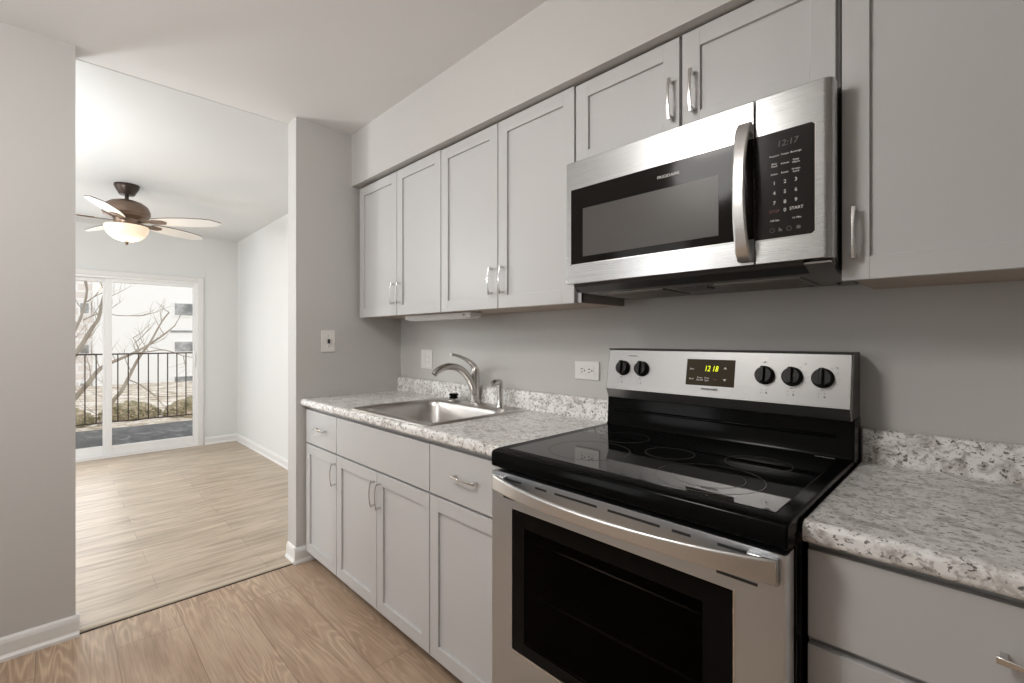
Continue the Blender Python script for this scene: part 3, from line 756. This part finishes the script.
obj('window_trim', B().box(WX1 - .001, WX1 + .0025, OY - .0012, OY + .003, WZ0 - .003, WZ1 + .003).box(WX0 - .002, WX1, OY - .0012, OY + .003, WZ0 - .003, WZ0), M['chrome'], odoor)
for x0, x1, z in ((.002, .100, .852), (.152, .192, .852), (.220, .350, .852), (.380, .510, .852), (.537, .577, .852), (.630, .734, .853), (.628, .702, .800), (.030, .075, .800)):
    obj('vent_slot', B().box(x0, x1, OY - .0006, OY + .004, z - .0028, z + .0028), M['slot'], odoor)
hp = []; hw = []
for i in range(33):
    t = i / 32 * 2 - 1; tt = abs(t)
    hp.append((.365 + t * .370, OY - .006 - .050 * (1 - tt ** 2.4), .8365 + .001 * t)); hw.append(.030 + .016 * tt ** 2)
hd = B().ribbon(hp, hw, .011, (0, 0, 1))
obj('handle', hd, M['steel_handle'], odoor, bevel=.003, seg=3)
for x0, x1 in ((.686, .738), (-.008, .042)):
    obj('handle_mount', B().box(x0, x1, OY - .012, OY + .001, .813, .860), M['steel_x'], odoor, bevel=.003)
drw = obj('storage_drawer', B().box(DXa, DXb, OY + .004, OY + .045, .05, .218), M['steel_x'], rg, bevel=.003)

# ------------------------------------------------------------------ plates on the walls
o1 = root('wall_plate', (-1.383, 0, 1.06), 'white rocker and outlet plate on the wall behind the faucet', 'wall plate', 'white wall plates')
obj('plate', B().box(-1.443, -1.327, -.006, 0, 1.066, 1.182), M['plate'], o1, bevel=.002)
obj('rocker', B().box(-1.425, -1.393, -.0085, -.005, 1.090, 1.158), M['plate'], o1, bevel=.0015)
obj('socket', B().box(-1.375, -1.343, -.0080, -.005, 1.090, 1.158), M['plate'], o1, bevel=.0015)
for x, z in ((-1.364, 1.137), (-1.354, 1.137), (-1.364, 1.109), (-1.354, 1.109)):
    obj('slot', B().box(x - .001, x + .001, -.0083, -.0078, z - .004, z + .004), M['slot'], o1)
o2 = root('wall_plate', (-.195, 0, 1.07), 'white sideways duplex outlet plate beside the range backguard', 'wall plate', 'white wall plates')
obj('plate', B().box(-.254, -.128, -.007, 0, 1.075, 1.153), M['plate'], o2, bevel=.0025)
obj('socket', B().box(-.228, -.154, -.0095, -.006, 1.096, 1.132), M['plate'], o2, bevel=.002)
for cx_ in (-.210, -.172):
    for dx, dz, w, h in ((-.004, -.0065, .0045, .0017), (-.004, .0065, .0055, .0017), (.010, 0, .003, .003)):
        obj('slot', B().box(cx_ + dx - w, cx_ + dx + w, -.0099, -.0092, 1.114 + dz - h, 1.114 + dz + h), M['slot'], o2)
o3 = root('light_switch', (XL, -.48, 1.16), 'white toggle light switch plate on the side wall by the wall cabinets', 'light switch')
obj('plate', B().box(XL, XL + .006, -.521, -.440, 1.172, 1.298), M['plate'], o3, bevel=.002)
obj('toggle', B().box(XL + .005, XL + .018, -.486, -.475, 1.222, 1.246), M['slot'], o3, bevel=.002, label='small dark toggle')
for z in (1.205, 1.265):
    obj('screw', B().lathe([(.003, 0), (.003, .0008)], (XL + .006, -.4805, z), (1, 0, 0), 10), M['chrome'], o3)

# ------------------------------------------------------------------ ceiling fan
FX, FY = -3.72, -1.213; HF = H - .029
fan = root('ceiling_fan', (FX, FY, HF), 'bronze five-blade ceiling fan with white blades and a glowing alabaster bowl', 'ceiling fan')
obj('canopy', B().lathe([(.078, .0), (.080, .012), (.073, .032), (.058, .060), (.048, .078), (.0, .082)], (FX, FY, HF), (0, 0, -1), 36), M['bronze'], fan, smooth=True)
obj('downrod', B().lathe([(.013, .06), (.013, .165), (.026, .170), (.03, .165)], (FX, FY, HF), (0, 0, -1), 20), M['bronze'], fan, smooth=True)
obj('motor_housing', B().lathe([(.028, 2.335), (.06, 2.330), (.100, 2.316), (.134, 2.290), (.149, 2.255), (.150, 2.225), (.142, 2.215), (.140, 2.205), (.12, 2.195), (.085, 2.185), (.078, 2.150), (.0, 2.150)], (FX, FY, 0), (0, 0, 1), 40), M['bronze_light'], fan, smooth=True)
obj('light_collar', B().lathe([(.075, 2.155), (.085, 2.150), (.085, 2.132), (.105, 2.128), (.105, 2.120), (.0, 2.120)], (FX, FY, 0), (0, 0, 1), 36), M['bronze_light'], fan, smooth=True)
obj('light_bowl', B().lathe([(.137, 2.130), (.140, 2.120), (.135, 2.090), (.115, 2.055), (.082, 2.028), (.042, 2.014), (.0, 2.012)], (FX, FY, 0), (0, 0, 1), 40), M['bowl'], fan, smooth=True, label='glowing cream glass bowl')
obj('finial', B().lathe([(.018, 2.016), (.018, 2.010), (.009, 2.004), (.009, 1.994), (.005, 1.984), (.0, 1.978)], (FX, FY, 0), (0, 0, 1), 16), M['bronze'], fan, smooth=True)
for k_ in range(5):
    an = math.radians(52 + 72 * k_)
    ca, sa = math.cos(an), math.sin(an); tilt = math.radians(-13)
    def P(r, s_, h): # radial, sideways, height
        s2 = s_ * math.cos(tilt); hh = h + s_ * math.sin(tilt)
        return (FX + ca * r - sa * s2, FY + sa * r + ca * s2, 2.172 + hh)
    out = [(.19, .045), (.26, .060), (.36, .071), (.46, .074), (.58, .066), (.64, .052), (.69, .010), (.695, 0)]
    ol = out + [(r, -s_) for r, s_ in out[-2::-1]]
    bl = B().loft([[P(r, s_, -.003) for r, s_ in ol], [P(r, s_, .003) for r, s_ in ol]])
    for f_ in bl.bm.faces: f_.material_index = 0
    bl.bm.faces.ensure_lookup_table()
    for f_ in bl.bm.faces:
        if len(f_.verts) == 4: f_.material_index = 1
    blade = obj('blade', bl, [M['blade'], M['blade_edge']], fan, label='white blade with a brown edge')
    ir = B().loft([[P(r, s_, -.009) for r, s_ in ((.07, .022), (.15, .014), (.20, .036), (.27, .030), (.29, 0), (.27, -.030), (.20, -.036), (.15, -.014), (.07, -.022))],
                   [P(r, s_, -.0035) for r, s_ in ((.07, .022), (.15, .014), (.20, .036), (.27, .030), (.29, 0), (.27, -.030), (.20, -.036), (.15, -.014), (.07, -.022))]])
    obj('blade_iron', ir, M['bronze_light'], blade, bevel=.001)
pl = bpy.data.lights.new('fan_bulb', 'POINT'); pl.energy = 3.2; pl.color = (1, .80, .58); pl.shadow_soft_size = .06
plo = bpy.data.objects.new('fan_bulb', pl); COL.objects.link(plo); plo.location = (FX, FY, 1.93); 

# ------------------------------------------------------------------ kitchen ceiling lamp (above and behind the camera's view)
KX, KYc = -.16, -1.92
kl = root('ceiling_light', (KX, KYc, H), 'round flush kitchen ceiling light above the camera', 'ceiling light')
obj('trim_ring', B().lathe([(.17, 0), (.17, .02), (.155, .03), (.150, .03)], (KX, KYc, H), (0, 0, -1), 40), M['nickel'], kl, smooth=True)
obj('diffuser', B().lathe([(.15, .028), (.14, .045), (.10, .06), (.05, .068), (.0, .07)], (KX, KYc, H), (0, 0, -1), 40), M['lamp_glow'], kl, smooth=True)
ka = area('kitchen_lamp_light', (KX, KYc, H - .085), (KX, KYc, 0), .26, .26, 3.5, (1.0, .96, .92)); ka.data.spread = PI
kp = bpy.data.lights.new('kitchen_lamp_globe', 'POINT'); kp.energy = 28; kp.color = (1.0, .97, .935); kp.shadow_soft_size = .2
kpo = bpy.data.objects.new('kitchen_lamp_globe', kp); COL.objects.link(kpo); kpo.location = (KX, KYc, H - .22)

LX, LY = -2.62, -2.10  # added lamp, out of view, standing in for flash bounced in the living room
lp = root('bounce_lamp', (LX, LY, .004), 'added lamp with a white drum shade, unseen behind the left wall, for bounced flash', 'added lamp')
obj('base', B().lathe([(.15, 0), (.15, .015), (.02, .03), (.0, .03)], (LX, LY, .004), n=32), M['nickel'], lp, smooth=True)
obj('pole', B().lathe([(.011, .02), (.011, 1.62), (.0, 1.62)], (LX, LY, .004), n=16), M['nickel'], lp, smooth=True)
obj('lamp_shade', B().lathe([(.17, 1.50), (.14, 1.78), (.138, 1.78), (.168, 1.50)], (LX, LY, .004), n=40, cap=False), M['plate'], lp, smooth=True)
ll = bpy.data.lights.new('bounce_light', 'POINT'); ll.energy = 26; ll.color = (.96, .985, 1.0); ll.shadow_soft_size = .10
llo = bpy.data.objects.new('bounce_light', ll); COL.objects.link(llo); llo.location = (LX, LY, 1.90)

# ------------------------------------------------------------------ outside
struct('ground', B().box(-60, XF - 2.2, -30, 40, -.62, -.5), M['ground'])
struct('balcony_floor', B().box(XF - 2.1, XF - .12, -4.5, 2.5, -.12, .0), M['asphalt'])
rl = root('balcony_railing', (XF - 1.3, -.6, 0), 'rust-brown metal balcony railing outside the glass door', 'railing')
RXX = XF - 1.30
obj('top_rail', B().box(RXX - .014, RXX + .014, -3.4, 1.6, 1.045, 1.062), M['rail'], rl, bevel=.002)
obj('bottom_rail', B().box(RXX - .011, RXX + .011, -3.4, 1.6, .192, .206), M['rail'], rl, bevel=.002)
y = -3.3
while y < 1.6:
    obj('baluster', B().box(RXX - .006, RXX + .006, y - .006, y + .006, .205, 1.046), M['rail'], rl); y += .1025
for y in (-2.2, -.66 - 1.54 + 3.2):
    obj('post', B().box(RXX - .015, RXX + .015, y - .015, y + .015, 0, 1.046), M['rail'], rl)

def branch(b, p, d, r, L, depth, rnd):
    path = [Vector(p)]; rs = [r]; n = 5
    dd = Vector(d).normalized()
    for i in range(n):
        dd = (dd + Vector((rnd.uniform(-.16, .16), rnd.uniform(-.16, .16), rnd.uniform(-.06, .14)))).normalized()
        path.append(path[-1] + dd * L / n); rs.append(r * (1 - .62 * (i + 1) / n))
    b.tube(path, rs, 6)
    if depth:
        for i in (2, 3, 4, 5):
            for _ in range(1 if i < 5 else 2):
                nd = (dd + Vector((rnd.uniform(-.5, .5), rnd.uniform(-.9, .9), rnd.uniform(-.25, .7)))).normalized()
                branch(b, path[i], nd, rs[i] * .62, L * rnd.uniform(.5, .72), depth - 1, rnd)
def tree(x, limbs, seed, label):
    """limbs: (radius at start, radius at end, [(y, z), ...]); twigs sprout along them"""
    rnd = random.Random(seed); b = B()
    for r0, r1, pts in limbs:
        P = [Vector((x + rnd.uniform(-.12, .12), y, z)) for y, z in pts]; P[0].x = x
        Q = []
        for i in range(len(P) - 1):
            for k in range(3):
                t = k / 3; a, c, d, e = P[max(i - 1, 0)], P[i], P[i + 1], P[min(i + 2, len(P) - 1)]
                Q.append(.5 * (2 * c + (d - a) * t + (2 * a - 5 * c + 4 * d - e) * t * t + (3 * c - a - 3 * d + e) * t ** 3))
        Q.append(P[-1]); n = len(Q)
        b.tube(Q, [r0 + (r1 - r0) * i / (n - 1) for i in range(n)], 8)
        for i in range(3, n, 3):
            dr = (Q[i] - Q[i - 1]).normalized()
            nd = (dr * .5 + Vector((rnd.uniform(-.5, .5), rnd.uniform(-.9, .9), rnd.uniform(-.2, .8)))).normalized()
            branch(b, Q[i], nd, .009, rnd.uniform(.25, .6), 1, rnd)
    tag(obj('bare_tree', b, M['bark'], smooth=True, origin=(x, limbs[0][2][0][0], -.5)), label, 'tree', 'bare trees outside')
tree(-10.7, [(.05, .02, [(-2.05, -.5), (-1.80, .25), (-1.55, .65), (-1.32, 1.02), (-1.22, 1.22), (-1.12, 1.45), (-1.02, 1.64), (-.97, 1.98), (-.85, 2.5)]),
             (.03, .014, [(-1.55, .85), (-1.47, 1.13), (-1.32, 1.5), (-1.24, 1.78), (-1.19, 2.15), (-1.22, 2.43)]),
             (.012, .006, [(-1.19, 1.93), (-1.09, 2.03), (-.95, 2.13)]), (.012, .006, [(-1.24, 1.59), (-1.12, 1.67), (-.95, 1.75), (-.77, 1.70), (-.45, 1.69)])], 5,
     'bare winter tree rising behind the narrow fixed pane of the glass door')
tree(-11.0, [(.055, .012, [(-2.0, -.5), (-1.55, -.1), (-1.31, .17), (-1.14, .44), (-.98, .67), (-.76, .81), (-.5, .96), (-.24, 1.12), (.01, 1.34), (.2, 1.53)]),
             (.014, .006, [(-.5, .96), (-.24, .98), (.03, 1.01), (.35, .88), (.59, .83)]), (.010, .004, [(-.40, 1.02), (-.46, 1.18), (-.5, 1.26)])], 8,
     'pale bare tree whose long limb slants low across both panes behind the railing')
tree(-11.4, [(.045, .012, [(-.98, -.5), (-.92, -.37), (-.77, -.03), (-.64, .2), (-.47, .56), (-.35, .87), (-.19, 1.16), (.03, 1.6), (.15, 1.82)]),
             (.014, .006, [(-.53, .4), (-.35, .29), (-.16, .1), (-.02, .01), (.62, -.03)])], 9,
     'slim bare tree with a steep forked trunk seen by the sliding pane')
def bush(loc, rx, ry, rz, seed, label):
    rnd = random.Random(seed); bm = bmesh.new(); bmesh.ops.create_icosphere(bm, subdivisions=5, radius=1)
    for v in bm.verts:
        n = v.co.normalized(); k = 1 + .10 * math.sin(7 * n.x + seed) * math.cos(6 * n.y) + rnd.uniform(-.07, .07)
        v.co = Vector((n.x * rx * k, n.y * ry * k, max(0, n.z + .15) * rz * k)) + Vector(loc)
    b = B(); b.bm.free(); b.bm = bm
    tag(obj('bush', b, M['bush'], origin=loc), label, 'bush', 'clipped bushes outside')
bush((-11.9, -1.55, -.5), .6, .50, .30, 1, 'rounded olive bush low behind the fixed pane')
bush((-12.3, -.42, -.5), .6, .50, .29, 2, 'wide rounded olive bush in the middle beyond the railing')
bush((-11.9, .72, -.5), .6, .56, .33, 3, 'tallest rounded bush beyond the railing, by the door jamb side')
# apartment block across the way
bl = root('apartment_building', (-24, 0, -.5), 'pale apartment block across the yard, white render beside pale brick', 'building')
obj('rendered_wall', B().box(-26, -22, -.62, 9, -.5, 14), M['render_white'], bl)
obj('brick_wall', B().box(-26, -22.3, -14, -.62, -.5, 14), M['brick_pale'], bl)
def fwin(y0, y1, z0, z1, x=-22.0):
    f_ = obj('window', B().box(x - .02, x + .05, y0 - .06, y1 + .06, z0 - .06, z1 + .06), M['render_white'], bl, bevel=.01)
    obj('pane', B().box(x + .045, x + .055, y0, y1, z0, z1), M['win_dark'], f_)
for z0, z1 in ((2.20, 2.68), (.72, 1.12), (-.76, -.30), (3.9, 4.6), (5.6, 6.3)):
    fwin(1.84, 3.2, z0, z1)
obj('window_head', B().box(-22, -21.97, 1.70, 3.4, 1.50, 1.58), M['win_dark'], bl)
for z0, z1 in ((2.18, 2.55), (.70, 1.02), (3.7, 4.3), (-.75, -.40)):
    fwin(-.95, -.72, z0, z1, -22.28)
    fwin(-2.6, -2.0, z0, z1, -22.28)
